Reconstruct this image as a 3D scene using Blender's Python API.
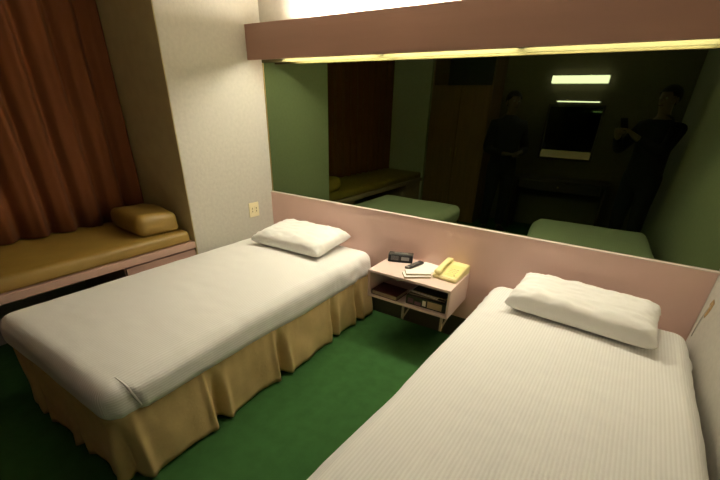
import bpy, bmesh, math, random
from mathutils import Vector, Matrix, noise
from mathutils.bvhtree import BVHTree

for o in list(bpy.data.objects):
    bpy.data.objects.remove(o)
C = bpy.context.scene.collection
PI = math.pi
R = random.Random(7)

# ------------------------------------------------------------------ camera
cam_data = bpy.data.cameras.new('camera')
cam = bpy.data.objects.new('camera', cam_data)
C.objects.link(cam)
cam_data.sensor_width = 36.0
cam_data.lens = 18.43
cam_data.shift_x = -0.0116
cam_data.shift_y = 0.0776
cam_data.clip_start = 0.01
_r = Vector((0.84734, 0.52999, 0.03342)).normalized()
_d = Vector((0.2628, -0.36381, -0.89363)).normalized()
_f = _r.cross(_d).normalized()
m = Matrix((_r, -_d, -_f)).transposed().to_4x4()
m.translation = (2.474, -2.4, 1.512)
cam.matrix_world = m
bpy.context.scene.camera = cam

# ------------------------------------------------------------------ world, exposure
w = bpy.data.worlds.new('world')
bpy.context.scene.world = w
w.use_nodes = True
w.node_tree.nodes['Background'].inputs[0].default_value = (0.0, 0.0, 0.0, 1)
w.node_tree.nodes['Background'].inputs[1].default_value = 0.0
vs = bpy.context.scene.view_settings
vs.view_transform = 'Standard'
vs.look = 'None'
vs.gamma = 1.0
vs.use_curve_mapping = False
vs.exposure = 0.08
TUBE_STRENGTH = 118.0
UPPER_TUBE_STRENGTH = 235.0
TUBE_COLOUR = (1.0, 0.925, 0.775)
VANITY_STRENGTH = 7.0

# ------------------------------------------------------------------ materials
MATS = {}


def mat(name, col, rough=0.6, var=0.0, vscale=8.0, bump=0.0, bscale=60.0, metal=0.0, coat=0.0, spec=0.5,
        stretch=(1, 1, 1), sheen=0.0):
    if name in MATS:
        return MATS[name]
    M = bpy.data.materials.new(name)
    M.use_nodes = True
    nt = M.node_tree
    b = nt.nodes['Principled BSDF']
    b.inputs['Base Color'].default_value = (*col, 1)
    b.inputs['Roughness'].default_value = rough
    b.inputs['Metallic'].default_value = metal
    b.inputs['Specular IOR Level'].default_value = spec
    b.inputs['Coat Weight'].default_value = coat
    b.inputs['Sheen Weight'].default_value = sheen
    tc = nt.nodes.new('ShaderNodeTexCoord')
    mp = nt.nodes.new('ShaderNodeMapping')
    mp.inputs['Scale'].default_value = stretch
    nt.links.new(tc.outputs['Object'], mp.inputs[0])
    if var:
        n = nt.nodes.new('ShaderNodeTexNoise')
        n.inputs['Scale'].default_value = vscale
        n.inputs['Detail'].default_value = 5
        nt.links.new(mp.outputs[0], n.inputs['Vector'])
        cr = nt.nodes.new('ShaderNodeValToRGB')
        cr.color_ramp.elements[0].position = 0.3
        cr.color_ramp.elements[1].position = 0.7
        cr.color_ramp.elements[0].color = (*[c * (1 - var) for c in col], 1)
        cr.color_ramp.elements[1].color = (*[min(1, c * (1 + var)) for c in col], 1)
        nt.links.new(n.outputs['Fac'], cr.inputs[0])
        nt.links.new(cr.outputs[0], b.inputs['Base Color'])
    if bump:
        n2 = nt.nodes.new('ShaderNodeTexNoise')
        n2.inputs['Scale'].default_value = bscale
        n2.inputs['Detail'].default_value = 4
        nt.links.new(mp.outputs[0], n2.inputs['Vector'])
        bp = nt.nodes.new('ShaderNodeBump')
        bp.inputs['Strength'].default_value = bump
        bp.inputs['Distance'].default_value = 0.01
        nt.links.new(n2.outputs['Fac'], bp.inputs['Height'])
        nt.links.new(bp.outputs[0], b.inputs['Normal'])
    MATS[name] = M
    return M


def emission(name, col, strength):
    M = bpy.data.materials.new(name)
    M.use_nodes = True
    nt = M.node_tree
    nt.nodes.remove(nt.nodes['Principled BSDF'])
    e = nt.nodes.new('ShaderNodeEmission')
    e.inputs[0].default_value = (*col, 1)
    e.inputs[1].default_value = strength
    nt.links.new(e.outputs[0], nt.nodes['Material Output'].inputs[0])
    return M


def mirror_mat(name, col, rough):
    M = bpy.data.materials.new(name)
    M.use_nodes = True
    nt = M.node_tree
    nt.nodes.remove(nt.nodes['Principled BSDF'])
    e = nt.nodes.new('ShaderNodeBsdfGlossy')
    e.inputs['Color'].default_value = (*col, 1)
    e.inputs['Roughness'].default_value = rough
    nt.links.new(e.outputs[0], nt.nodes['Material Output'].inputs[0])
    return M


def striped_sheet_mat():
    M = mat('striped_white_cotton', (0.80, 0.78, 0.72), 0.75, bump=0.10, bscale=14, sheen=0.1)
    nt = M.node_tree
    b = nt.nodes['Principled BSDF']
    uv = nt.nodes.new('ShaderNodeUVMap')
    uv.uv_map = 'unrolled'
    wv = nt.nodes.new('ShaderNodeTexWave')
    wv.wave_type = 'BANDS'
    wv.bands_direction = 'X'
    wv.inputs['Scale'].default_value = 1.0 / 0.0135 / 20 * 2 * PI
    wv.inputs['Distortion'].default_value = 0.25
    wv.inputs['Detail Scale'].default_value = 1.5
    nt.links.new(uv.outputs[0], wv.inputs['Vector'])
    cr = nt.nodes.new('ShaderNodeValToRGB')
    cr.color_ramp.elements[0].position = 0.25
    cr.color_ramp.elements[1].position = 0.75
    cr.color_ramp.elements[0].color = (0.765, 0.745, 0.695, 1)
    cr.color_ramp.elements[1].color = (0.835, 0.82, 0.775, 1)
    nt.links.new(wv.outputs['Fac'], cr.inputs[0])
    nt.links.new(cr.outputs[0], b.inputs['Base Color'])
    old = [n for n in nt.nodes if n.type == 'BUMP'][0]
    b2 = nt.nodes.new('ShaderNodeBump')
    b2.inputs['Strength'].default_value = 0.35
    b2.inputs['Distance'].default_value = 0.0015
    nt.links.new(wv.outputs['Fac'], b2.inputs['Height'])
    nt.links.new(old.outputs[0], b2.inputs['Normal'])
    nt.links.new(b2.outputs[0], b.inputs['Normal'])
    return M


WALLPAPER = mat('beige_wallpaper', (0.450, 0.425, 0.358), 0.8, var=0.05, vscale=40, bump=0.12, bscale=70)
CEILING = mat('ceiling_paint', (0.58, 0.53, 0.44), 0.9, bump=0.1, bscale=120)
REVEAL = mat('olive_alcove_shade', (0.40, 0.33, 0.15), 0.75, var=0.06, vscale=12)  # the alcove side's shade is put into this olive tone
REARP = mat('shade_darkened_rear_wall', (0.13, 0.105, 0.065), 0.85, var=0.07, vscale=30)  # darkened in the colour for the dim end of the room
CARPET = mat('green_carpet', (0.038, 0.110, 0.030), 0.95, var=0.10, vscale=14, bump=0.25, bscale=400, spec=0.1)
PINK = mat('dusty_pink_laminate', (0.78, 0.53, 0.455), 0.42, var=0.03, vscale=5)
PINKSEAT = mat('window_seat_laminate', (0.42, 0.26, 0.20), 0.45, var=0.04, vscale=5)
PINKLIGHT = mat('pale_pink_laminate', (0.76, 0.585, 0.50), 0.40, var=0.03, vscale=6)
BROWNP = mat('brown_pink_laminate', (0.275, 0.150, 0.105), 0.5, var=0.06, vscale=4, stretch=(0.3, 1, 3))
TRIM = mat('pale_edge_trim', (0.72, 0.60, 0.50), 0.4, var=0.03)
BATTEN = mat('glow_damping_olive', (0.060, 0.056, 0.022), 0.9, var=0.05, spec=0.05)  # kept dark so the strip beside the tubes doesn't blow out
BRASS = mat('brass_strip', (0.45, 0.33, 0.14), 0.35, metal=0.8, var=0.08)
SHEET = striped_sheet_mat()
PILLOW = mat('white_pillow_cotton', (0.82, 0.80, 0.74), 0.75, bump=0.18, bscale=18, sheen=0.1)
SKIRT = mat('tan_bed_skirt_cotton', (0.53, 0.385, 0.165), 0.8, var=0.08, vscale=10, bump=0.12, bscale=40)
TICK = mat('mattress_ticking', (0.6, 0.55, 0.45), 0.8, var=0.05)
BASEFAB = mat('bed_base_fabric', (0.16, 0.12, 0.07), 0.9, var=0.1)
VINYL = mat('mustard_vinyl', (0.245, 0.150, 0.026), 0.50, var=0.08, vscale=9, bump=0.05, bscale=70)
CURTAIN = mat('rust_curtain_cloth', (0.155, 0.043, 0.005), 0.85, var=0.04, vscale=6, bump=0.03, bscale=300)
CREAM = mat('cream_plastic', (0.74, 0.66, 0.40), 0.45, var=0.02)
DARKSLOT = mat('dark_slot', (0.02, 0.018, 0.012), 0.6, var=0.1)
YELLOW = mat('yellowed_phone_plastic', (0.82, 0.735, 0.34), 0.38, var=0.03)
YELLOW2 = mat('yellow_green_phone_keys', (0.74, 0.68, 0.24), 0.45, var=0.04)
BLACKP = mat('black_plastic', (0.014, 0.013, 0.012), 0.35, var=0.1)
GREYP = mat('grey_plastic', (0.22, 0.21, 0.19), 0.4, var=0.08)
PAPER = mat('white_paper', (0.84, 0.81, 0.74), 0.7, var=0.02)
PAGES = mat('cream_page_edges', (0.42, 0.34, 0.20), 0.8, var=0.1, vscale=90)
MAROON = mat('maroon_book_cover', (0.075, 0.016, 0.014), 0.45, var=0.12, vscale=25)
CARD = mat('tan_card', (0.50, 0.37, 0.20), 0.6, var=0.06)
PRINT = mat('purple_print', (0.16, 0.07, 0.10), 0.5, var=0.15, vscale=60)
DARKPRINT = mat('dark_glossy_print', (0.03, 0.032, 0.02), 0.3, var=0.3, vscale=40)
STEEL = mat('pale_metal', (0.55, 0.52, 0.44), 0.35, metal=0.6, var=0.05)
BRACKET = mat('cream_painted_bracket', (0.33, 0.28, 0.18), 0.5, var=0.06)
WOOD = mat('orange_brown_wood', (0.20, 0.095, 0.035), 0.5, var=0.15, vscale=6, stretch=(4, 4, 0.4))
DARKWOOD = mat('dark_wood', (0.035, 0.022, 0.014), 0.5, var=0.15, vscale=6, stretch=(4, 4, 0.4))
BLACKCLOTH = mat('black_cloth', (0.010, 0.010, 0.011), 0.9, var=0.15, vscale=25)
NAVYCLOTH = mat('dark_blue_cloth', (0.010, 0.011, 0.016), 0.9, var=0.15, vscale=25)
SKIN = mat('skin', (0.17, 0.095, 0.058), 0.5, var=0.05, vscale=15)
HAIR = mat('dark_hair', (0.012, 0.009, 0.007), 0.6, var=0.2, vscale=60, stretch=(1, 1, 6))
EYEW = mat('eye_white', (0.25, 0.24, 0.22), 0.3, var=0.02)
STAIN = mat('brown_tear_in_wallpaper', (0.34, 0.21, 0.075), 0.8, var=0.35, vscale=60)
SMOKED = mirror_mat('smoked_green_mirror', (0.130, 0.185, 0.085), 0.012)
CLEARMIR = mirror_mat('vanity_mirror_glass', (0.75, 0.78, 0.74), 0.01)
UPPER_E = emission('lit_upper_tube', TUBE_COLOUR, UPPER_TUBE_STRENGTH * 1.2)
TUBE_E = emission('lit_tube', TUBE_COLOUR, TUBE_STRENGTH * 1.12)
# right-hand tubes are set dimmer to balance the light across the beds
TUBE_DIM_E = emission('lit_dim_tube', TUBE_COLOUR, TUBE_STRENGTH * 0.78)
UPPER_DIM_E = emission('lit_dim_upper_tube', TUBE_COLOUR, UPPER_TUBE_STRENGTH * 0.6)
VANITY_E = emission('lit_vanity_diffuser', (1.0, 0.80, 0.85), VANITY_STRENGTH)
SHADE_STRIP = mat('dark_olive_shade', (0.06, 0.055, 0.03), 0.6, var=0.1)  # dark tone stands for the shade low on the front wall
NIGHT = mat('night_glass', (0.005, 0.006, 0.010), 0.05, var=0.1)


# ------------------------------------------------------------------ helpers
def obj(name, bm, material, parent=None, smooth=False, loc=None):
    me = bpy.data.meshes.new(name)
    bm.normal_update()
    bm.to_mesh(me)
    bm.free()
    mats = material if isinstance(material, (list, tuple)) else [material]
    for mm in mats:
        me.materials.append(mm)
    if smooth:
        for p in me.polygons:
            p.use_smooth = True
    o = bpy.data.objects.new(name, me)
    C.objects.link(o)
    if parent is not None:
        o.parent = parent
    if loc is not None:
        o.location = loc
    return o


def tag(o, label=None, cat=None, group=None, kind=None):
    if label:
        o['label'] = label
    if cat:
        o['category'] = cat
    if group:
        o['group'] = group
    if kind:
        o['kind'] = kind
    return o


def thing(name, label, cat, loc=(0, 0, 0), rotz=0.0, group=None):
    o = bpy.data.objects.new(name, None)
    C.objects.link(o)
    o.empty_display_size = 0.1
    o.location = loc
    o.rotation_euler = (0, 0, rotz)
    return tag(o, label, cat, group)


def add_box(bm, x0, x1, y0, y1, z0, z1, bevel=0.0, seg=2, rot=None, mi=0):
    b = bmesh.new()
    bmesh.ops.create_cube(b, size=1)
    for v in b.verts:
        v.co = Vector(((x0 + x1) / 2 + v.co.x * (x1 - x0), (y0 + y1) / 2 + v.co.y * (y1 - y0), (z0 + z1) / 2 + v.co.z * (z1 - z0)))
    if bevel:
        bmesh.ops.bevel(b, geom=b.edges[:], offset=bevel, segments=seg, profile=0.5, affect='EDGES')
    if rot is not None:
        bmesh.ops.transform(b, matrix=rot, verts=b.verts)
    join(bm, b, mi)


def join(bm, b, mi=0):
    mp = {}
    for v in b.verts:
        mp[v] = bm.verts.new(v.co)
    for f in b.faces:
        try:
            nf = bm.faces.new([mp[v] for v in f.verts])
            nf.material_index = mi if mi else f.material_index
            nf.smooth = f.smooth
        except ValueError:
            pass
    b.free()


def box(*a, **k):
    bm = bmesh.new()
    add_box(bm, *a, **k)
    return bm


def tube_bm(pts, r, seg=8, cap=True):
    bm = bmesh.new()
    pts = [Vector(p) for p in pts]
    rings = []
    up = Vector((0, 0, 1))
    for i, p in enumerate(pts):
        t = (pts[min(i + 1, len(pts) - 1)] - pts[max(i - 1, 0)]).normalized()
        u = up if abs(t.dot(up)) < 0.9 else Vector((1, 0, 0))
        a = t.cross(u).normalized()
        b = a.cross(t).normalized()
        rr = r[i] if isinstance(r, (list, tuple)) else r
        rings.append([bm.verts.new(p + (a * math.cos(k * 2 * PI / seg) + b * math.sin(k * 2 * PI / seg)) * rr) for k in range(seg)])
    for i in range(len(rings) - 1):
        for k in range(seg):
            f = bm.faces.new((rings[i][k], rings[i][(k + 1) % seg], rings[i + 1][(k + 1) % seg], rings[i + 1][k]))
            f.smooth = True
    if cap:
        bm.faces.new(rings[0][::-1])
        bm.faces.new(rings[-1])
    bmesh.ops.recalc_face_normals(bm, faces=bm.faces)
    return bm


def prism_bm(poly, axis, a0, a1):
    """extrude a 2-D polygon along an axis: axis 'x' -> poly is (y, z), 'z' -> (x, y), 'y' -> (x, z)"""
    bm = bmesh.new()

    def P(p, a):
        return {'x': (a, p[0], p[1]), 'y': (p[0], a, p[1]), 'z': (p[0], p[1], a)}[axis]
    v0 = [bm.verts.new(P(p, a0)) for p in poly]
    v1 = [bm.verts.new(P(p, a1)) for p in poly]
    n = len(poly)
    bm.faces.new(v0)
    bm.faces.new(v1[::-1])
    for i in range(n):
        bm.faces.new((v0[i], v0[(i + 1) % n], v1[(i + 1) % n], v1[i]))
    bmesh.ops.recalc_face_normals(bm, faces=bm.faces)
    return bm


def grid_box(nx, ny, nz, hx, hy, z0, z1, bottom=True):
    """a box surface made of small quads (shared vertices)"""
    bm = bmesh.new()
    cache = {}

    def V(i, j, k):
        key = (i, j, k)
        if key not in cache:
            cache[key] = bm.verts.new((-hx + 2 * hx * i / nx, -hy + 2 * hy * j / ny, z0 + (z1 - z0) * k / nz))
        return cache[key]
    for i in range(nx):
        for j in range(ny):
            bm.faces.new((V(i, j, nz), V(i + 1, j, nz), V(i + 1, j + 1, nz), V(i, j + 1, nz)))
            if bottom:
                bm.faces.new((V(i, j, 0), V(i, j + 1, 0), V(i + 1, j + 1, 0), V(i + 1, j, 0)))
    for i in range(nx):
        for k in range(nz):
            bm.faces.new((V(i, 0, k), V(i + 1, 0, k), V(i + 1, 0, k + 1), V(i, 0, k + 1)))
            bm.faces.new((V(i, ny, k), V(i, ny, k + 1), V(i + 1, ny, k + 1), V(i + 1, ny, k)))
    for j in range(ny):
        for k in range(nz):
            bm.faces.new((V(0, j, k), V(0, j, k + 1), V(0, j + 1, k + 1), V(0, j + 1, k)))
            bm.faces.new((V(nx, j, k), V(nx, j + 1, k), V(nx, j + 1, k + 1), V(nx, j, k + 1)))
    return bm


def nz3(x, y, z):
    return noise.noise(Vector((x, y, z)))


def struct(name, bm, material, parent=None):
    o = obj(name, bm, material, parent)
    if parent is None:
        o['kind'] = 'structure'
    return o


# ------------------------------------------------------------------ the setting
XR = 3.082          # right wall
YB = -3.85          # rear wall
H = 2.5             # ceiling
AX = -0.72          # alcove depth
AY0, AY1 = -0.82, -3.24
struct('floor', box(AX - 0.1, XR + 0.1, YB - 0.1, 0.1, -0.1, 0), CARPET)
struct('ceiling', box(AX - 0.1, XR + 0.1, YB - 0.1, 0.1, H, H + 0.1), CEILING)
struct('wall_front', box(0.0, XR, 0, 0.1, 0, H), WALLPAPER)
struct('wall_rear', box(0.0, XR, YB - 0.1, YB, 0, H), REARP)
struct('wall_right', box(XR, XR + 0.1, YB - 0.1, 0.1, 0, H), WALLPAPER)
bm = bmesh.new()
add_box(bm, AX, 0, AY0, 0.1, 0, H)
add_box(bm, AX, 0, YB - 0.1, AY1, 0, H)
add_box(bm, AX - 0.1, AX, YB - 0.1, 0.1, 0, 0.7)
add_box(bm, AX - 0.1, AX, YB - 0.1, 0.1, 2.35, H)
add_box(bm, AX - 0.1, AX, YB - 0.1, AY1 + 0.1, 0.7, 2.35)
add_box(bm, AX - 0.1, AX, AY0 - 0.1, 0.1, 0.7, 2.35)
struct('wall_left', bm, WALLPAPER)
struct('alcove_shade_sheet', box(AX + 0.002, -0.002, AY0 - 0.006, AY0, 0.0, H), REVEAL)  # added thin sheet that carries the shade tone of the alcove side
wn = struct('window_1', box(AX - 0.06, AX - 0.05, AY1 + 0.1, AY0 - 0.1, 0.7, 2.35), NIGHT)
bm = bmesh.new()
for yy in (AY1 + 0.12, (AY0 + AY1) / 2, AY0 - 0.12):
    add_box(bm, AX - 0.075, AX - 0.035, yy - 0.02, yy + 0.02, 0.7, 2.35, 0.004)
for zz in (0.72, 2.33):
    add_box(bm, AX - 0.072, AX - 0.038, AY1 + 0.14, AY0 - 0.14, zz - 0.02, zz + 0.02, 0.004)
obj('window_frame', bm, STEEL, wn)
# loose wallpaper seam and a brown tear on the right wall
wr = bpy.data.objects['wall_right']
bm = bmesh.new()
pts = [(-0.10, 0.71), (-0.125, 0.745), (-0.155, 0.735), (-0.15, 0.70), (-0.135, 0.665), (-0.115, 0.635), (-0.098, 0.645), (-0.112, 0.68)]
vv = [bm.verts.new((XR - 0.0015, 0.0 + p[0], p[1])) for p in pts]
v2 = [bm.verts.new((XR + 0.001, 0.0 + p[0], p[1])) for p in pts]
bm.faces.new(vv)
for i in range(len(pts)):
    bm.faces.new((vv[i], vv[(i + 1) % len(pts)], v2[(i + 1) % len(pts)], v2[i]))
bmesh.ops.recalc_face_normals(bm, faces=bm.faces)
obj('wallpaper_tear', bm, STAIN, wr)
obj('wallpaper_seam', tube_bm([(XR - 0.001, -0.118, 0.71), (XR - 0.002, -0.105, 0.675), (XR - 0.002, -0.09, 0.63), (XR - 0.002, -0.075, 0.57), (XR - 0.001, -0.065, 0.50)], [0.002, 0.004, 0.005, 0.004, 0.002], 6), WALLPAPER, wr)

struct('shade_strip_front', box(0.001, XR - 0.001, -0.014, 0.0, 0.0, 0.18, 0.002), SHADE_STRIP)  # added dark strip for the shade below the headboard

# ------------------------------------------------------------------ smoked mirror, headboard, light pelmet
t = thing('wall_mirror', 'wide smoked green glass mirror covering the wall above the pink headboard', 'mirror', (0, 0, 0.855))
obj('mirror_glass', box(0.012, XR - 0.004, -0.006, -0.001, 0.0, 0.962), SMOKED, t)
obj('edge_strip', box(0.002, 0.012, -0.010, -0.001, 0.0, 0.962, 0.002), BRASS, t)['label'] = 'thin brass strip down the left edge'

t = thing('headboard', 'long dusty pink laminate headboard panel running behind both beds', 'headboard', (0, 0, 0))
obj('panel', box(0.001, XR - 0.002, -0.026, -0.001, 0.182, 0.846), PINK, t)
obj('edge_trim', box(0.001, XR - 0.002, -0.028, -0.001, 0.846, 0.853, 0.002), TRIM, t)['label'] = 'pale strip along the top edge'

t = thing('light_pelmet', 'long brown pink pelmet box with a glowing strip below, above the mirror', 'light fixture', (0, 0, 1.82))
obj('front_board', box(0.002, XR - 0.002, -0.154, -0.136, 0.0, 0.217, 0.003), BROWNP, t)
obj('glow_damping_batten', box(0.002, XR - 0.002, -0.012, -0.001, -0.0025, 0.045), BATTEN, t)  # batten added as a dark surface to hold down the strip's glow
obj('added_light_baffle', box(0.004, XR - 0.004, -0.1355, -0.002, 0.150, 0.156), CEILING, t)  # unseen shelf added so the upper tubes only shine upwards
for zc, em, spans in ((0.029, (TUBE_E, TUBE_DIM_E), ((0.24, 1.05), (1.09, 1.90), (1.94, 2.75))), (0.209, (UPPER_E, UPPER_DIM_E), ((0.40, 1.46), (1.52, 2.58)))):
    yc = -0.078 if zc < 0.1 else -0.100
    for x0, x1 in spans:
        tb = obj('fluorescent_tube', tube_bm([(x0, yc, zc), ((x0 + x1) / 2, yc, zc), (x1, yc, zc)], 0.013, 10), em[0] if x1 < 1.92 else em[1], t)
        for xa in (x0 - 0.012, x1 + 0.012):
            obj('lamp_holder', box(xa - 0.010, xa + 0.010, yc - 0.016, -0.0125 if zc < 0.1 else -0.0005, zc - 0.015, zc + 0.017, 0.003), STEEL, tb)


# ------------------------------------------------------------------ beds
def rounded_sheet(hx, hy, z0, z1, r, crown, seed, fold_side):
    bm = grid_box(56, 150, 14, hx, hy, z0, z1, bottom=False)
    rr = random.Random(seed)
    ox = rr.uniform(0, 50)
    uvl = bm.loops.layers.uv.new('unrolled')
    flat = {}
    for v in bm.verts:
        p = v.co.copy()
        u = p.x
        dz = z1 - p.z
        if abs(p.x) >= hx - 1e-5:
            u = math.copysign(hx + dz, p.x)
        flat[v] = (u, p.y)
        q = Vector((max(-hx + r, min(hx - r, p.x)), max(-hy + r, min(hy - r, p.y)), min(p.z, z1 - r)))
        d = p - q
        n = d.normalized() if d.length > 1e-6 else Vector((0, 0, 1))
        c = q + n * r
        side = 1 - max(0.0, min(1.0, n.z))           # 0 on the top, 1 on the sides
        tx, ty = p.x / hx, p.y / hy
        top = max(0.0, n.z)
        c.z += crown * (1 - abs(tx) ** 2.5) * (1 - abs(ty) ** 4) * top
        # soft undulation, stronger wrinkles on the sides near the head
        k = nz3(c.x * 2.2 + ox, c.y * 2.2, c.z * 2) * 0.008
        near_head = max(0.0, min(1.0, (ty - 0.35) / 0.5))
        wr_ = nz3(c.x * 9 + ox, c.y * 13, c.z * 11 + 3) * (0.0018 + 0.014 * near_head * side)
        wr_ += abs(nz3(c.x * 3 + 9 + ox, c.y * 22, c.z * 7)) * 0.014 * near_head * side
        sag = 0.010 * side * math.sin(c.y * 3.1 + ox)
        c += n * (k + wr_)
        c.z += 0.010 * math.sin(c.y * 2.7 + ox) * side * max(0, (z1 - c.z) / (z1 - z0)) + sag * 0.3
        # lower part of the side tucks slightly under the mattress
        low = max(0.0, (z0 + 0.05 - p.z) / 0.05)
        if low > 0 and side > 0.5:
            c -= Vector((n.x, n.y, 0)) * 0.022 * low ** 2
        # hospital corner: the cloth of the aisle side lies as a flap over the foot end
        if fold_side and p.x * fold_side > hx - 0.09 and side > 0.04:
            edge = -hy + 0.100 + 0.25 * max(0.0, z1 - p.z)
            a = max(0.0, min(1.0, (p.y - edge) / 0.014 + 0.5))
            a *= max(0.0, min(1.0, (edge + 0.55 - p.y) / 0.45))
            c += Vector((n.x, n.y, 0)) * 0.017 * a * min(1.0, side * 2.0)
        v.co = c
    for f in bm.faces:
        f.smooth = True
        for l in f.loops:
            l[uvl].uv = flat[l.vert]
    return bm


def skirt_bm(hx, hy, z_top, side, seed):
    """pleated valance: along one long side (side=+1 right / -1 left) and the foot"""
    bm = bmesh.new()
    rr = random.Random(seed)
    rc = 0.05
    path = []
    # local frame: x across, y along; head at +hy
    L1 = 2 * hy - rc - 0.005
    n1 = 300
    for i in range(n1):
        s = L1 * i / n1
        path.append((Vector((side * hx, hy - 0.005 - s)), Vector((side, 0)), s))
    for i in range(24):
        a = PI / 2 * i / 24
        c = Vector((side * (hx - rc), -hy + rc))
        n = Vector((side * math.cos(a), -math.sin(a)))
        path.append((c + n * rc, n, L1 + rc * a))
    L2 = L1 + rc * PI / 2
    W2 = 2 * hx - 2 * rc
    for i in range(150):
        s = W2 * i / 149
        path.append((Vector((side * (hx - rc - s), -hy)), Vector((0, -1)), L2 + s))
    total = L2 + W2
    pleats = [0.20, 0.50, 1.02, 1.48, L1 + 0.03, L2 + 0.33, L2 + 0.70]
    NT = 14
    ox = rr.uniform(0, 40)
    cols = []
    for p, n, s in path:
        col = []
        dp = min(((s - c) for c in pleats), key=abs)
        for k in range(NT + 1):
            tt = k / NT
            wv = nz3(s * 2.6 + ox, 0.3 + tt * 0.5, 1.7) * 0.034 + nz3(s * 9 + ox, tt * 2.2, 5.1) * 0.016
            off = 0.004 + tt * 0.022 + wv * tt ** 0.8
            g = math.exp(-(dp / 0.028) ** 2)
            lip = math.exp(-((abs(dp) - 0.05) / 0.022) ** 2)
            off += (-0.045 * g + 0.020 * lip) * min(1, tt * 1.6)
            off += 0.004 * math.sin(s * 95 + 3 * nz3(s * 6, 0, 0)) * math.exp(-tt * 5) * (0.3 + g + lip)
            off = max(off, -0.022)
            zz = z_top - tt * (z_top - 0.012 - 0.018 * abs(nz3(s * 4 + ox, 2.2, 0.4)) - 0.02 * g)
            col.append(bm.verts.new((p.x + n.x * off, p.y + n.y * off, zz)))
        cols.append(col)
    for i in range(len(cols) - 1):
        for k in range(NT):
            f = bm.faces.new((cols[i][k], cols[i + 1][k], cols[i + 1][k + 1], cols[i][k + 1]))
            f.smooth = True
    bmesh.ops.recalc_face_normals(bm, faces=bm.faces)
    return bm


def make_bed(label, cx, hx, side, seed, rz=0.0, y_head=-0.046, length=1.980, top=0.535):
    hy = length / 2
    t = thing('bed', label, 'bed', (cx, y_head - hy, 0), math.radians(rz))
    obj('bed_base', box(-hx + 0.05, hx - 0.05, -hy + 0.05, hy - 0.01, 0.06, 0.325, 0.01), BASEFAB, t)
    for sx in (-1, 1):
        for sy in (-1, 0, 1):
            x, y = sx * (hx - 0.14), sy * (hy - 0.15)
            obj('foot', box(x - 0.025, x + 0.025, y - 0.025, y + 0.025, 0.0, 0.0595, 0.004), DARKWOOD, t)
    obj('mattress', box(-hx + 0.04, hx - 0.04, -hy + 0.04, hy - 0.03, 0.326, top - 0.045, 0.03, 3), TICK, t, True)
    s = obj('bed_sheet', rounded_sheet(hx, hy, 0.355, top, 0.075, 0.018, seed, side), SHEET, t)
    s['label'] = 'white striped sheet tucked over the mattress'
    if side > 0:
        fp = []
        me = s.data
        tree = BVHTree.FromPolygons([v.co for v in me.vertices], [tuple(p.vertices) for p in me.polygons])
        for i in range(19):
            q = i / 18
            a_ = PI / 2 * max(0.0, 0.85 - q * 1.9)
            zc = top - 0.075 if q < 0.45 else top - 0.075 - (top - 0.075 - 0.368) * (q - 0.45) / 0.55
            d_ = Vector((math.cos(a_), 0, math.sin(a_)))
            c_ = Vector((hx - 0.075, -hy + 0.095 + 0.045 * q, zc))
            hit = tree.ray_cast(c_ + d_ * 0.25, -d_)[0]
            fp.append(tuple(hit + d_ * 0.001))
        for _ in range(2):
            fp = [fp[0]] + [tuple((a_ + 2 * b_ + c_) / 4 for a_, b_, c_ in zip(fp[i - 1], fp[i], fp[i + 1])) for i in range(1, 18)] + [fp[18]]
        rad = [0.0015 + 0.0045 * math.sin(PI * i / 18) for i in range(19)]
        obj('sheet_fold', tube_bm(fp, rad, 10), SHEET, s)
    sk = obj('bed_skirt', skirt_bm(hx - 0.022, hy - 0.02, 0.375, side, seed + 3), SKIRT, t)
    sm = sk.modifiers.new('thickness', 'SOLIDIFY')
    sm.thickness = 0.003
    sk['label'] = 'tan pleated cotton skirt'
    return t


make_bed('twin bed with white sheet and tan skirt along the left wall by the window seat', 0.560, 0.532, 1, 11)
make_bed('twin bed with white striped sheet against the right wall, nearest the camera', 2.503, 0.515, -1, 23, rz=-2.8, y_head=-0.075)


def pillow_bm(hx, hy, T, seed, boxy=5.0, concave=0.03):
    n, mth = 44, 34
    bm = bmesh.new()
    rr = random.Random(seed)
    ox = rr.uniform(0, 50)
    tops, bots = {}, {}
    for i in range(n + 1):
        for j in range(mth + 1):
            u = -math.cos(PI * i / n) * 0.35 + (2 * i / n - 1) * 0.65
            v = -math.cos(PI * j / mth) * 0.35 + (2 * j / mth - 1) * 0.65
            prof = max(0.0, (1 - abs(u) ** boxy)) ** 0.36 * max(0.0, (1 - abs(v) ** boxy)) ** 0.36
            x = hx * u * (1 - concave * (1 - v * v))
            y = hy * v * (1 - concave * 1.2 * (1 - u * u))
            corner = (abs(u) * abs(v)) ** 3
            wr_ = nz3(u * 5 + ox, v * 5, 1.0) * 0.010 + nz3(u * 13 + ox, v * 13, 4.0) * 0.008 * (0.25 + corner + 0.6 * abs(v) ** 4 + 0.6 * abs(u) ** 4)
            edge = (i in (0, n)) or (j in (0, mth))
            zt = T * 0.66 * prof * (1 + 0.10 * nz3(u * 1.6 + ox, v * 1.6, 8)) + wr_ * min(1, prof * 2.5)
            zb = -T * 0.34 * prof
            wob = nz3(u * 7 + ox, v * 7, 9) * 0.006 * (1 - prof)
            tops[i, j] = bm.verts.new((x + wob, y + wob, zt))
            bots[i, j] = tops[i, j] if edge else bm.verts.new((x, y, zb))
    for i in range(n):
        for j in range(mth):
            bm.faces.new((tops[i, j], tops[i + 1, j], tops[i + 1, j + 1], tops[i, j + 1])).smooth = True
            q = (bots[i, j], bots[i, j + 1], bots[i + 1, j + 1], bots[i + 1, j])
            try:
                bm.faces.new(q).smooth = True
            except ValueError:
                pass
    bmesh.ops.recalc_face_normals(bm, faces=bm.faces)
    return bm


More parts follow.
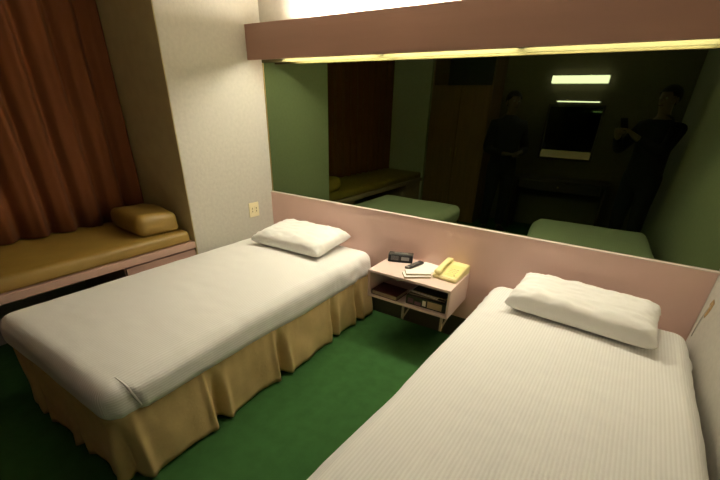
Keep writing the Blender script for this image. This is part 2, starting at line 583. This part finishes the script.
p1 = obj('pillow', pillow_bm(0.325, 0.215, 0.120, 3), PILLOW)
p1.location = (0.575, -0.300, 0.606)
p1.rotation_euler = (0.08, 0.0, math.radians(2))
tag(p1, 'white pillow at the head of the bed beside the left wall', 'pillow')
p2 = obj('pillow', pillow_bm(0.350, 0.180, 0.130, 8, 7.0), PILLOW)
p2.location = (2.542, -0.305, 0.606)
p2.rotation_euler = (0.06, 0.0, math.radians(-5))
tag(p2, 'plump white pillow on the striped bed near the right wall', 'pillow')

# ------------------------------------------------------------------ nightstand
NX0, NX1, NY0, NY1, NZ0, NZ1 = 1.255, 1.853, -0.390, -0.028, 0.340, 0.541
t = thing('nightstand', 'small pink open-fronted nightstand box fixed to the headboard between the beds', 'nightstand', ((NX0 + NX1) / 2, (NY0 + NY1) / 2, 0))
hw, hd = (NX1 - NX0) / 2, (NY1 - NY0) / 2
obj('top_panel', box(-hw, hw, -hd, hd, NZ1 - 0.018, NZ1, 0.002), PINKLIGHT, t)
obj('bottom_panel', box(-hw, hw, -hd, hd, NZ0, NZ0 + 0.016, 0.002), PINKLIGHT, t)
for s in (-1, 1):
    a, b = sorted((s * hw, s * (hw - 0.016)))
    obj('side_panel', box(a, b, -hd, hd, NZ0 + 0.016, NZ1 - 0.018, 0.001), PINKLIGHT, t)
obj('back_panel', box(-hw + 0.016, hw - 0.016, hd - 0.008, hd, NZ0 + 0.016, NZ1 - 0.018), PINKLIGHT, t)
bm = tube_bm([(-0.074, -hd + 0.012, NZ1 - 0.018), (-0.074, -hd + 0.012, NZ1 - 0.030)], 0.009, 10)
add_box(bm, -0.092, -0.056, -hd + 0.004, -hd + 0.020, NZ1 - 0.022, NZ1 - 0.0175, 0.001)
obj('catch', bm, STEEL, t)['label'] = 'small metal catch under the front edge'
for x in (-0.015, 0.262):
    bm = bmesh.new()
    add_box(bm, x - 0.009, x + 0.009, -hd + 0.002, -hd + 0.008, NZ0 - 0.10, NZ0, 0.001)
    b2 = tube_bm([(x, -hd + 0.005, NZ0 - 0.095), (x, hd - 0.10, NZ0 - 0.004)], 0.006, 6)
    join(bm, b2)
    add_box(bm, x - 0.009, x + 0.009, -hd + 0.002, hd - 0.05, NZ0 - 0.005, NZ0, 0.001)
    obj('support_bracket', bm, BRACKET, t)['label'] = 'pale metal support bracket'

# contents of the nightstand
t = thing('book', 'dark maroon hardback book lying in the left of the nightstand', 'book', (1.388, -0.300, NZ0 + 0.016), math.radians(-3))
bm = bmesh.new()
add_box(bm, -0.105, 0.098, -0.078, 0.078, 0.0, 0.003, 0.001)
add_box(bm, -0.105, 0.098, -0.078, 0.078, 0.030, 0.033, 0.001)
add_box(bm, -0.108, -0.103, -0.078, 0.078, 0.0, 0.033, 0.001)
obj('cover', bm, MAROON, t)
obj('page_block', box(-0.103, 0.094, -0.074, 0.074, 0.003, 0.030), PAGES, t)['label'] = 'cream pages'

t = thing('carton', 'small tan and dark printed carton at the bottom right inside the nightstand', 'box', (1.680, -0.255, NZ0 + 0.016), math.radians(2))
obj('carton_body', box(-0.140, 0.140, -0.105, 0.105, 0, 0.062, 0.002), DARKPRINT, t)
obj('tan_panel', box(0.015, 0.115, -0.1062, -0.1045, 0.010, 0.056), CARD, t)
obj('pale_panel', box(-0.020, 0.004, -0.1062, -0.1045, 0.014, 0.052), PAPER, t)
for x0, x1, z0, z1 in ((-0.075, -0.030, 0.010, 0.034), (-0.125, -0.085, 0.014, 0.048)):
    obj('purple_panel', box(x0, x1, -0.1062, -0.1045, z0, z1), PRINT, t)
for i, (lab, mm, dx, dy, rz, sx, sy) in enumerate((
        ('dark glossy brochure lying straight on the printed carton', DARKPRINT, -0.005, 0.012, 3, 0.125, 0.088),
        ('pale folded leaflet in the pile on the printed carton', PAPER, -0.022, 0.004, -5, 0.105, 0.080),
        ('dark brochure topmost of the pile inside the nightstand', DARKPRINT, 0.012, 0.016, -2, 0.120, 0.082))):
    z = NZ0 + 0.016 + 0.0625 + i * 0.0085
    t = thing('brochure', lab, 'brochure', (1.678 + dx, -0.255 + dy, z), math.radians(rz))
    obj('front_cover', box(-sx, sx, -sy, sy, 0.006, 0.008, 0.0005), mm, t)
    obj('inner_pages', box(-sx + 0.002, sx - 0.002, -sy + 0.002, sy - 0.002, 0.0005, 0.006), PAGES, t)

# ------------------------------------------------------------------ things on the nightstand
ZT = NZ1 + 0.0003
t = thing('clock_radio', 'small black clock radio at the left back of the nightstand', 'clock radio', (1.362, -0.112, ZT), math.radians(20))
prof = [(-0.040, 0.006), (-0.036, 0.0), (0.038, 0.0), (0.040, 0.006), (0.040, 0.050), (0.034, 0.056), (-0.018, 0.056), (-0.026, 0.052)]
bm = prism_bm(prof, 'x', -0.090, 0.086)
bmesh.ops.bevel(bm, geom=bm.edges[:], offset=0.002, segments=2, affect='EDGES')
obj('case', bm, BLACKP, t)
tilt = Matrix.Translation((0, -0.0335, 0.029)) @ Matrix.Rotation(math.radians(-17), 4, 'X')
obj('display', box(0.005, 0.062, -0.0022, 0.001, -0.012, 0.012, 0.001, rot=tilt), GREYP, t)['label'] = 'grey display window'
bm = bmesh.new()
for k in range(5):
    add_box(bm, -0.070, -0.015, -0.0018, 0.001, -0.014 + k * 0.0065, -0.011 + k * 0.0065, rot=tilt)
obj('speaker_grille', bm, GREYP, t)
bm = bmesh.new()
add_box(bm, -0.05, 0.05, -0.008, 0.008, 0.0555, 0.0605, 0.002)
obj('snooze_bar', bm, GREYP, t)

t = thing('leaflet', 'white sheet of paper lying under the black remote control', 'paper', (1.570, -0.130, ZT), math.radians(-14))
obj('sheet', box(-0.075, 0.075, -0.100, 0.100, 0, 0.0012), PAPER, t)

t = thing('remote_control', 'slim black remote control lying on white paper beside the clock radio', 'remote control', (1.490, -0.150, ZT + 0.0014), math.radians(-12))
bm = bmesh.new()
add_box(bm, -0.020, 0.020, -0.088, 0.088, 0, 0.017, 0.005, 3)
obj('case', bm, BLACKP, t, True)
bm = bmesh.new()
for r_ in range(7):
    for c_ in range(3):
        x, y = -0.011 + c_ * 0.011, -0.045 + r_ * 0.014
        add_box(bm, x - 0.0035, x + 0.0035, y - 0.004, y + 0.004, 0.0165, 0.0185, 0.0006)
obj('buttons', bm, GREYP, t)
obj('end_cap', box(-0.016, 0.016, -0.086, -0.064, 0.0165, 0.0178, 0.0005), GREYP, t)

for k, (lab, dx_, dy_, sx, sy) in enumerate((
        ('white notepad at the front edge of the nightstand, underneath the smaller pad', 0.0, 0.0, 0.088, 0.046),
        ('smaller white pad lying on the notepad in front of the telephone', 0.002, 0.016, 0.082, 0.040))):
    t = thing('notepad', lab, 'notepad', (1.574 + dx_, -0.298 + dy_, ZT + k * 0.0137), math.radians(37 - 3 * k))
    obj('page_block', box(-sx, sx, -sy, sy, 0.0, 0.012, 0.001), PAGES, t)['label'] = 'tan page edges'
    obj('cover_sheet', box(-sx + 0.001, sx - 0.001, -sy + 0.001, sy - 0.001, 0.0121, 0.0134, 0.0005), PAPER, t)

# telephone
t = thing('telephone', 'yellowed cream push-button telephone at the right of the nightstand', 'telephone', (1.762, -0.146, ZT), math.radians(-4))
prof = [(-0.118, 0.004), (-0.114, 0.0), (0.110, 0.0), (0.114, 0.004), (0.114, 0.056), (0.104, 0.063), (0.060, 0.060), (-0.108, 0.030), (-0.118, 0.024)]
bm = prism_bm(prof, 'x', -0.083, 0.083)
bmesh.ops.bevel(bm, geom=bm.edges[:], offset=0.004, segments=3, affect='EDGES')
obj('phone_base', bm, YELLOW, t, False)
ang = math.atan2(0.030, 0.168)
face = Matrix.Translation((0, -0.024, 0.0455)) @ Matrix.Rotation(ang, 4, 'X')
obj('faceplate', box(-0.018, 0.074, -0.070, 0.072, -0.001, 0.0012, 0.0004, rot=face), YELLOW2, t)
for r_ in range(4):
    for c_ in range(3):
        x, y = 0.004 + c_ * 0.022, -0.042 + r_ * 0.020
        obj('key', box(x - 0.007, x + 0.007, y - 0.006, y + 0.006, 0.001, 0.0045, 0.0012, rot=face), YELLOW, t)
obj('indicator', box(0.050, 0.058, -0.062, -0.056, 0.001, 0.003, 0.0005, rot=face), DARKSLOT, t)['label'] = 'small dark indicator'
# handset along the left side
hm = Matrix.Translation((-0.052, -0.012, 0.050)) @ Matrix.Rotation(ang, 4, 'X')
bm = bmesh.new()
rings = []
N = 26
for i in range(N + 1):
    s = -1 + 2 * i / N
    y = s * 0.103
    e = abs(s)
    wide = 0.019 + 0.008 * max(0, (e - 0.55) / 0.45)
    hi = 0.030 - 0.008 * e ** 3
    lo = 0.012 if e < 0.52 else 0.012 - 0.014 * min(1, (e - 0.52) / 0.12)
    if e > 0.93:
        k = (1 - ((e - 0.93) / 0.07) ** 2 * 0.55)
        wide *= k
        hi = lo + (hi - lo) * (0.45 + 0.55 * k)
    ring = []
    for q in range(12):
        a = 2 * PI * q / 12
        cx_, cz_ = math.cos(a), math.sin(a)
        x = wide * math.copysign(abs(cx_) ** 0.6, cx_)
        z = (hi + lo) / 2 + (hi - lo) / 2 * math.copysign(abs(cz_) ** 0.6, cz_)
        ring.append(bm.verts.new(hm @ Vector((x, y, z))))
    rings.append(ring)
for i in range(N):
    for q in range(12):
        bm.faces.new((rings[i][q], rings[i][(q + 1) % 12], rings[i + 1][(q + 1) % 12], rings[i + 1][q])).smooth = True
bm.faces.new(rings[0][::-1])
bm.faces.new(rings[-1])
bmesh.ops.recalc_face_normals(bm, faces=bm.faces)
obj('handset', bm, YELLOW, t)
pts = []
for i in range(60):
    a = i * 0.9
    s = i / 59
    pts.append((-0.088 - 0.020 * math.sin(s * PI), -0.06 + 0.14 * s, 0.010 + 0.004 * math.sin(a)))
pts = [(-0.060, -0.113, 0.012)] + pts + [(-0.07, 0.09, 0.010)]
obj('phone_cord', tube_bm(pts, 0.003, 6), YELLOW, t)

# ------------------------------------------------------------------ wall outlet
t = thing('wall_outlet', 'cream wall outlet plate on the left wall above the bed', 'outlet', (0, -0.240, 0.730))
obj('plate', box(0.0, 0.006, -0.052, 0.052, -0.060, 0.060, 0.002), CREAM, t)
for y in (-0.021, 0.021):
    sk = obj('socket', box(0.006, 0.0085, y - 0.015, y + 0.015, -0.030, 0.030, 0.001), CREAM, t)
    bm = bmesh.new()
    for z in (-0.012, 0.012):
        add_box(bm, 0.0083, 0.0089, y - 0.003, y + 0.003, z - 0.007, z + 0.007)
    obj('slot', bm, DARKSLOT, sk)

# ------------------------------------------------------------------ window seat, cushion, wedge, curtain
SY0, SY1 = AY1 + 0.004, AY0 - 0.009
t = thing('window_seat', 'built-in pink laminate window seat in the curtained alcove', 'bench', ((AX) / 2, (SY0 + SY1) / 2, 0))
cx, cy = AX / 2, (SY0 + SY1) / 2
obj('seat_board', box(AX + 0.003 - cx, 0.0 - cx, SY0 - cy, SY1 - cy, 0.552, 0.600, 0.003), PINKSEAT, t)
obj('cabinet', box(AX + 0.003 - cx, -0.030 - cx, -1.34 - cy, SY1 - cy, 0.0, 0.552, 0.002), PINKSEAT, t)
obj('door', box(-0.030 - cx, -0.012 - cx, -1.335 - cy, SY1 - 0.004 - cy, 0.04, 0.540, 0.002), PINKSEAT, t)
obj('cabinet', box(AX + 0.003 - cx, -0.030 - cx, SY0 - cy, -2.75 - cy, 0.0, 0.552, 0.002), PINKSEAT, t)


def cushion_bm(hx, hy, T, r, seed, amp=0.006, nx=20, ny=60):
    bm = grid_box(nx, ny, 6, hx, hy, 0, T)
    for v in bm.verts:
        p = v.co.copy()
        q = Vector((max(-hx + r, min(hx - r, p.x)), max(-hy + r, min(hy - r, p.y)), max(r * 0.7, min(T - r, p.z))))
        d = p - q
        n = d.normalized() if d.length > 1e-6 else Vector((0, 0, 1))
        c = q + n * min(r, d.length if d.length > 1e-6 else r)
        if d.length > r:
            c = q + n * r
        if p.z > T * 0.3:
            c += n * amp * nz3(p.x * 4 + seed, p.y * 4, p.z * 4)
        v.co = c
    bm.normal_update()
    return bm


sc_ = obj('seat_cushion', cushion_bm(0.345, (SY1 - SY0) / 2 - 0.010, 0.085, 0.035, 2, ny=100), VINYL, None, True)
sc_.location = (-0.360, cy, 0.6005)
tag(sc_, 'long mustard vinyl seat cushion on the window seat', 'cushion')
bm = cushion_bm(0.235, 0.145, 0.140, 0.050, 9, amp=0.018, nx=24, ny=16)
wp = obj('bolster_cushion', bm, VINYL, None, True)
wp.location = (-0.305, -1.000, 0.6905)
wp.rotation_euler = (0, 0, math.radians(-5))
tag(wp, 'small mustard vinyl pillow at the end of the window seat', 'cushion')

# curtain
bm = bmesh.new()
cols = []
NYC = 420
for i in range(NYC + 1):
    y = SY1 - 0.005 - (SY1 - SY0 - 0.01) * i / NYC
    ph = i / NYC * 2.4 / 0.165 * 2 * PI + 2.6 * nz3(y * 2.1, 0.5, 0)
    col = []
    for k in range(9):
        tt = k / 8
        a = (0.031 + 0.014 * nz3(y * 3, 4, tt)) * (0.75 + 0.25 * tt)
        x = AX + 0.112 + a * math.sin(ph + 0.25 * nz3(y * 3, tt * 1.5, 2)) + 0.010 * math.sin(ph * 2 + 1) + 0.003 * nz3(y * 9, tt * 2, 1)
        col.append(bm.verts.new((max(x, AX + 0.012), y, 2.44 - (2.44 - 0.694) * tt)))
    cols.append(col)
for i in range(NYC):
    for k in range(8):
        bm.faces.new((cols[i][k], cols[i][k + 1], cols[i + 1][k + 1], cols[i + 1][k])).smooth = True
t = thing('curtain', 'rust brown pleated curtain drawn across the window behind the window seat', 'curtain', (0, 0, 0))
o = obj('curtain_panel', bm, CURTAIN, t)
sm = o.modifiers.new('thickness', 'SOLIDIFY')
sm.thickness = 0.003
obj('curtain_rail', tube_bm([(AX + 0.112, SY0 + 0.002, 2.455), (AX + 0.112, SY1 - 0.002, 2.455)], 0.012, 8), STEEL, t)

# ------------------------------------------------------------------ rear of the room (seen in the smoked mirror)
WX0, WX1, WY = 0.004, 0.88, -3.30
t = thing('wardrobe', 'tall orange brown wardrobe with a dark open top shelf at the rear of the room', 'wardrobe', (WX0, WY, 0))
dx = WX1 - WX0
dy = WY - YB - 0.004
bm = bmesh.new()
add_box(bm, 0, 0.02, -dy, 0, 0, 2.30)
add_box(bm, dx - 0.02, dx, -dy, 0, 0, 2.30)
add_box(bm, 0.02, dx - 0.02, -dy, -dy + 0.012, 0, 2.30)
add_box(bm, 0.02, dx - 0.02, -dy + 0.012, 0, 1.86, 1.88)
add_box(bm, 0.02, dx - 0.02, -dy + 0.012, 0, 2.28, 2.30)
add_box(bm, 0.02, dx - 0.02, -dy + 0.012, 0, 0.0, 0.06)
obj('carcass', bm, WOOD, t)
for x0, x1, hxx in ((0.022, dx / 2 - 0.002, dx / 2 - 0.04), (dx / 2 + 0.002, dx - 0.022, dx / 2 + 0.04)):
    d = obj('door', box(x0, x1, -0.019, -0.001, 0.062, 1.858, 0.002), WOOD, t)
    obj('handle', tube_bm([(hxx, -0.001, 0.95), (hxx, 0.022, 0.95), (hxx, 0.022, 1.07), (hxx, -0.001, 1.07)], 0.005, 8), BRASS, d)
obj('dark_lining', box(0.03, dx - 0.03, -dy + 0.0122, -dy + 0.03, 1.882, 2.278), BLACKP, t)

t = thing('vanity_desk', 'dark wooden vanity desk below the lit mirror at the rear wall', 'desk', (1.93, YB + 0.004, 0))
obj('desk_top', box(-0.58, 0.62, 0, 0.42, 0.72, 0.752, 0.004), DARKWOOD, t)
for x in (-0.56, 0.57):
    obj('side_panel', box(x, x + 0.03, 0.02, 0.40, 0, 0.72, 0.002), DARKWOOD, t)
d = obj('drawer', box(-0.50, 0.54, 0.385, 0.405, 0.60, 0.715, 0.003), DARKWOOD, t)
obj('knob', tube_bm([(0.02, 0.405, 0.66), (0.02, 0.428, 0.66)], [0.008, 0.013], 10), BRASS, d)

t = thing('vanity_mirror', 'framed clear mirror hanging over the vanity desk at the rear wall', 'mirror', (1.90, YB + 0.014, 0.98))
obj('mirror_glass', box(-0.33, 0.31, 0.0, 0.012, 0.03, 0.675), CLEARMIR, t)
bm = bmesh.new()
for a in ((-0.36, -0.33, 0.0, 0.705), (0.31, 0.34, 0.0, 0.705)):
    add_box(bm, a[0], a[1], 0, 0.022, a[2], a[3], 0.003)
for z0, z1 in ((0.0, 0.03), (0.675, 0.705)):
    add_box(bm, -0.33, 0.31, 0, 0.022, z0, z1, 0.003)
obj('mirror_frame', bm, DARKWOOD, t)

t = thing('vanity_lamp', 'lit white box lamp above the vanity mirror at the rear wall', 'lamp', (1.85, YB + 0.002, 1.935))
obj('lamp_diffuser', box(-0.335, 0.335, 0.012, 0.075, 0.0, 0.085, 0.006), VANITY_E, t)
obj('reflection_line', tube_bm([(-0.21, 0.025, -0.215), (0.05, 0.025, -0.215), (0.30, 0.025, -0.215)], 0.007, 10), VANITY_E, t)['label'] = 'added glowing line standing in for the reflected pelmet strip'  # glowing line added for the pelmet strip mirrored in the vanity glass
obj('reflection_line_backing', box(-0.23, 0.32, 0.0, 0.0175, -0.225, -0.205, 0.001), STEEL, t)  # added backing for the glowing line
obj('lamp_backplate', box(-0.345, 0.345, 0.0, 0.012, -0.01, 0.095, 0.002), STEEL, t)


# ------------------------------------------------------------------ people (seen in the smoked mirror)
def skin_mesh(name, verts, edges, root, material, parent, sub=2):
    me = bpy.data.meshes.new(name)
    me.from_pydata([v[0] for v in verts], edges, [])
    me.materials.append(material)
    o = bpy.data.objects.new(name, me)
    C.objects.link(o)
    o.parent = parent
    md = o.modifiers.new('skin', 'SKIN')
    md.use_smooth_shade = True
    for i, v in enumerate(verts):
        rad = v[1] if isinstance(v[1], tuple) else (v[1], v[1])
        me.skin_vertices[0].data[i].radius = rad
        me.skin_vertices[0].data[i].use_root = (i == root)
    ss = o.modifiers.new('subdivision', 'SUBSURF')
    ss.levels = ss.render_levels = sub
    return o


def chain(V, E, start, pts):
    prev = start
    for p, r in pts:
        V.append((Vector(p), r))
        i = len(V) - 1
        if prev is not None:
            E.append((prev, i))
        prev = i
    return prev


def person(label, loc, rotz, hands, shirt_m, trouser_m, Hs=1.75, head_turn=0.0):
    """local frame: facing +y, right hand at +x; hands = (elbow, wrist, aim) for right and left"""
    t = thing('person', label, 'person', loc, rotz)
    k = Hs / 1.75
    V, E = [], []
    V.append((Vector((0, 0, 0.96)) * k, (0.135 * k, 0.105 * k)))          # pelvis, root
    chest = chain(V, E, 0, [(Vector((0, 0.0, 1.10)) * k, (0.125 * k, 0.095 * k)), (Vector((0, -0.005, 1.27)) * k, (0.140 * k, 0.105 * k)), (Vector((0, -0.01, 1.40)) * k, (0.115 * k, 0.085 * k))])
    neck = chain(V, E, chest, [(Vector((0, -0.005, 1.48)) * k, 0.055 * k), (Vector((0, 0.008, 1.545)) * k, 0.056 * k)])
    chain(V, E, neck, [(Vector((0, 0.018, 1.61)) * k, (0.070 * k, 0.085 * k)), (Vector((0, 0.008, 1.675)) * k, (0.077 * k, 0.096 * k)), (Vector((0, 0.0, 1.725)) * k, (0.050 * k, 0.062 * k))])
    legs = []
    for s in (-1, 1):
        chain(V, E, 0, [(Vector((s * 0.095, 0, 0.86)) * k, 0.092 * k), (Vector((s * 0.10, 0.012, 0.68)) * k, 0.075 * k), (Vector((s * 0.105, 0.015, 0.49)) * k, 0.056 * k), (Vector((s * 0.105, -0.01, 0.33)) * k, 0.055 * k), (Vector((s * 0.11, -0.015, 0.095)) * k, 0.037 * k), (Vector((s * 0.115, 0.05, 0.045)) * k, 0.035 * k), (Vector((s * 0.12, 0.15, 0.030)) * k, 0.026 * k)])
    arms = []
    for s, (elbow, wrist, aim) in zip((1, -1), hands):
        sh = Vector((s * 0.180, -0.01, 1.375)) * k
        elbow, wrist, aim = Vector(elbow), Vector(wrist), Vector(aim).normalized()
        mid1 = sh.lerp(elbow, 0.5)
        mid2 = elbow.lerp(wrist, 0.4)
        palm = wrist + aim * 0.05
        e = chain(V, E, chest, [(sh, 0.062 * k), (mid1, 0.048 * k), (elbow, 0.039 * k), (mid2, 0.040 * k), (wrist, 0.027 * k), (palm, (0.036, 0.020)), (wrist + aim * 0.085, (0.036, 0.016))])
        # fingers
        side = aim.cross(Vector((0, 0, 1)))
        if side.length < 0.2:
            side = Vector((1, 0, 0))
            side = (side - aim * side.dot(aim))
        side.normalize()
        dn = side.cross(aim).normalized()
        if dn.z > 0:
            dn = -dn
        inner = -s
        for q, (off, ln) in enumerate(((0.030, 0.070), (0.010, 0.080), (-0.010, 0.074), (-0.029, 0.058))):
            b0 = wrist + aim * 0.085 + side * off * (1 if (side.x * inner) > 0 else -1)
            chain(V, E, e, [(b0 + aim * ln * 0.12, 0.0095), (b0 + aim * ln * 0.55 + dn * ln * 0.12, 0.0088), (b0 + aim * ln * 0.85 + dn * ln * 0.38, 0.0080), (b0 + aim * ln * 0.9 + dn * ln * 0.62, 0.0068)])
        sgn = 1 if (side.x * inner) > 0 else -1
        tb = wrist + aim * 0.030 + side * 0.030 * sgn
        chain(V, E, len(V) - 1 - 16 - 1, [(tb, 0.013), (tb + aim * 0.030 + side * 0.018 * sgn, 0.011), (tb + aim * 0.055 + side * 0.016 * sgn + dn * 0.012, 0.009)])
        arms.append((sh, mid1, elbow, mid2, wrist))
    body = skin_mesh('body', V, E, 0, SKIN, t, 1)
    # nose, ears, eyes, hair
    bm = bmesh.new()
    bmesh.ops.create_uvsphere(bm, u_segments=10, v_segments=8, radius=1)
    for v in bm.verts:
        v.co = Vector((v.co.x * 0.014, 0.106 + v.co.y * 0.018, 1.612 + v.co.z * 0.024)) * k
    obj('nose', bm, SKIN, t, True)
    for s in (-1, 1):
        bm = bmesh.new()
        bmesh.ops.create_uvsphere(bm, u_segments=10, v_segments=8, radius=1)
        for v in bm.verts:
            v.co = Vector((s * 0.080 + v.co.x * 0.009, 0.0 + v.co.y * 0.018, 1.62 + v.co.z * 0.030)) * k
        obj('ear', bm, SKIN, t, True)
        bm = bmesh.new()
        bmesh.ops.create_uvsphere(bm, u_segments=10, v_segments=8, radius=1)
        for v in bm.verts:
            v.co = Vector((s * 0.031 + v.co.x * 0.011, 0.086 + v.co.y * 0.010, 1.638 + v.co.z * 0.009)) * k
        obj('eye', bm, EYEW, t, True)
    bm = bmesh.new()
    add_box(bm, -0.022 * k, 0.022 * k, 0.088 * k, 0.104 * k, 1.570 * k, 1.578 * k, 0.003)
    obj('mouth', bm, MAROON, t, True)
    bm = bmesh.new()
    bmesh.ops.create_uvsphere(bm, u_segments=24, v_segments=16, radius=1)
    for v in bm.verts:
        c = v.co.copy()
        f = 1 + 0.03 * nz3(c.x * 5, c.y * 5, c.z * 5)
        z = c.z * 0.098 * f
        y = -0.010 + c.y * 0.108 * f
        if c.z < 0.1 and c.y > -0.1:
            z = 0.0098 + (c.z - 0.1) * 0.02
        if c.y > 0.5:
            z = max(z, 0.028)
        v.co = Vector((c.x * 0.090 * f, y, 1.662 + z)) * k
    obj('hair', bm, HAIR, t, True)
    # shirt
    SV, SE = [], []
    SV.append((Vector((0, 0, 0.83)) * k, (0.190 * k, 0.155 * k)))
    SV.append((Vector((0, 0, 0.96)) * k, (0.190 * k, 0.152 * k)))
    SE.append((0, 1))
    ch = chain(SV, SE, 1, [(Vector((0, 0.0, 1.08)) * k, (0.182 * k, 0.144 * k)), (Vector((0, -0.005, 1.25)) * k, (0.180 * k, 0.136 * k)), (Vector((0, -0.01, 1.395)) * k, (0.135 * k, 0.100 * k))])
    chain(SV, SE, ch, [(Vector((0, -0.008, 1.455)) * k, (0.100 * k, 0.085 * k)), (Vector((0, -0.006, 1.505)) * k, 0.064 * k)])
    for sh, mid1, elbow, mid2, wrist in arms:
        chain(SV, SE, ch, [(sh, 0.080 * k), (mid1, 0.064 * k), (elbow, 0.054 * k), (mid2, 0.050 * k), (elbow.lerp(wrist, 0.92), 0.040 * k)])
    skin_mesh('shirt', SV, SE, 0, shirt_m, t, 2)
    TV, TE = [], []
    TV.append((Vector((0, 0, 0.945)) * k, (0.172 * k, 0.136 * k)))
    chain(TV, TE, 0, [(Vector((0, 0, 1.04)) * k, (0.166 * k, 0.132 * k))])
    for s in (-1, 1):
        chain(TV, TE, 0, [(Vector((s * 0.098, 0, 0.84)) * k, 0.110 * k), (Vector((s * 0.102, 0.012, 0.66)) * k, 0.092 * k), (Vector((s * 0.106, 0.012, 0.47)) * k, 0.076 * k), (Vector((s * 0.108, -0.008, 0.28)) * k, 0.070 * k), (Vector((s * 0.11, -0.012, 0.09)) * k, 0.062 * k)])
    skin_mesh('trousers', TV, TE, 0, trouser_m, t, 2)
    for s in (-1, 1):
        bm = bmesh.new()
        bmesh.ops.create_uvsphere(bm, u_segments=18, v_segments=12, radius=1)
        for v in bm.verts:
            c = v.co
            v.co = Vector((s * 0.117 * k + c.x * 0.050, 0.065 + c.y * 0.140, max(0.0, 0.042 + c.z * (0.055 - 0.018 * c.y))))
        obj('shoe', bm, BLACKP, t, True)
    return t


# the photographer, holding a phone just behind the lens
ph = person('person in dark clothes raising a phone in both hands to photograph the room', (2.815, -2.86, 0), math.radians(38),
            (((0.25, 0.20, 1.22), (0.115, 0.475, 1.375), (-0.40, 0.55, 0.50)), ((-0.22, 0.22, 1.22), (-0.075, 0.475, 1.375), (0.40, 0.55, 0.50))), BLACKCLOTH, NAVYCLOTH, 1.85)
t = thing('mobile_phone', 'black phone held up in front of the person in dark clothes', 'phone', (2.474, -2.4, 1.512))
t.matrix_world = cam.matrix_world.copy()
obj('phone_body', box(-0.036, 0.036, -0.112, 0.022, 0.012, 0.020, 0.003), BLACKP, t)
obj('phone_screen', box(-0.033, 0.033, -0.108, 0.018, 0.0198, 0.0206), NIGHT, t)
obj('camera_bump', box(-0.016, 0.016, -0.016, 0.016, 0.009, 0.0125, 0.001), BLACKP, t)

person('standing person in black clothes with hands together beside the wardrobe at the rear', (1.235, -3.05, 0), math.radians(-38),
       (((0.27, 0.02, 1.12), (0.10, 0.24, 1.10), (-0.6, 0.5, 0.0)), ((-0.27, 0.02, 1.12), (-0.10, 0.24, 1.08), (0.6, 0.5, 0.05))), BLACKCLOTH, BLACKCLOTH, 1.80)
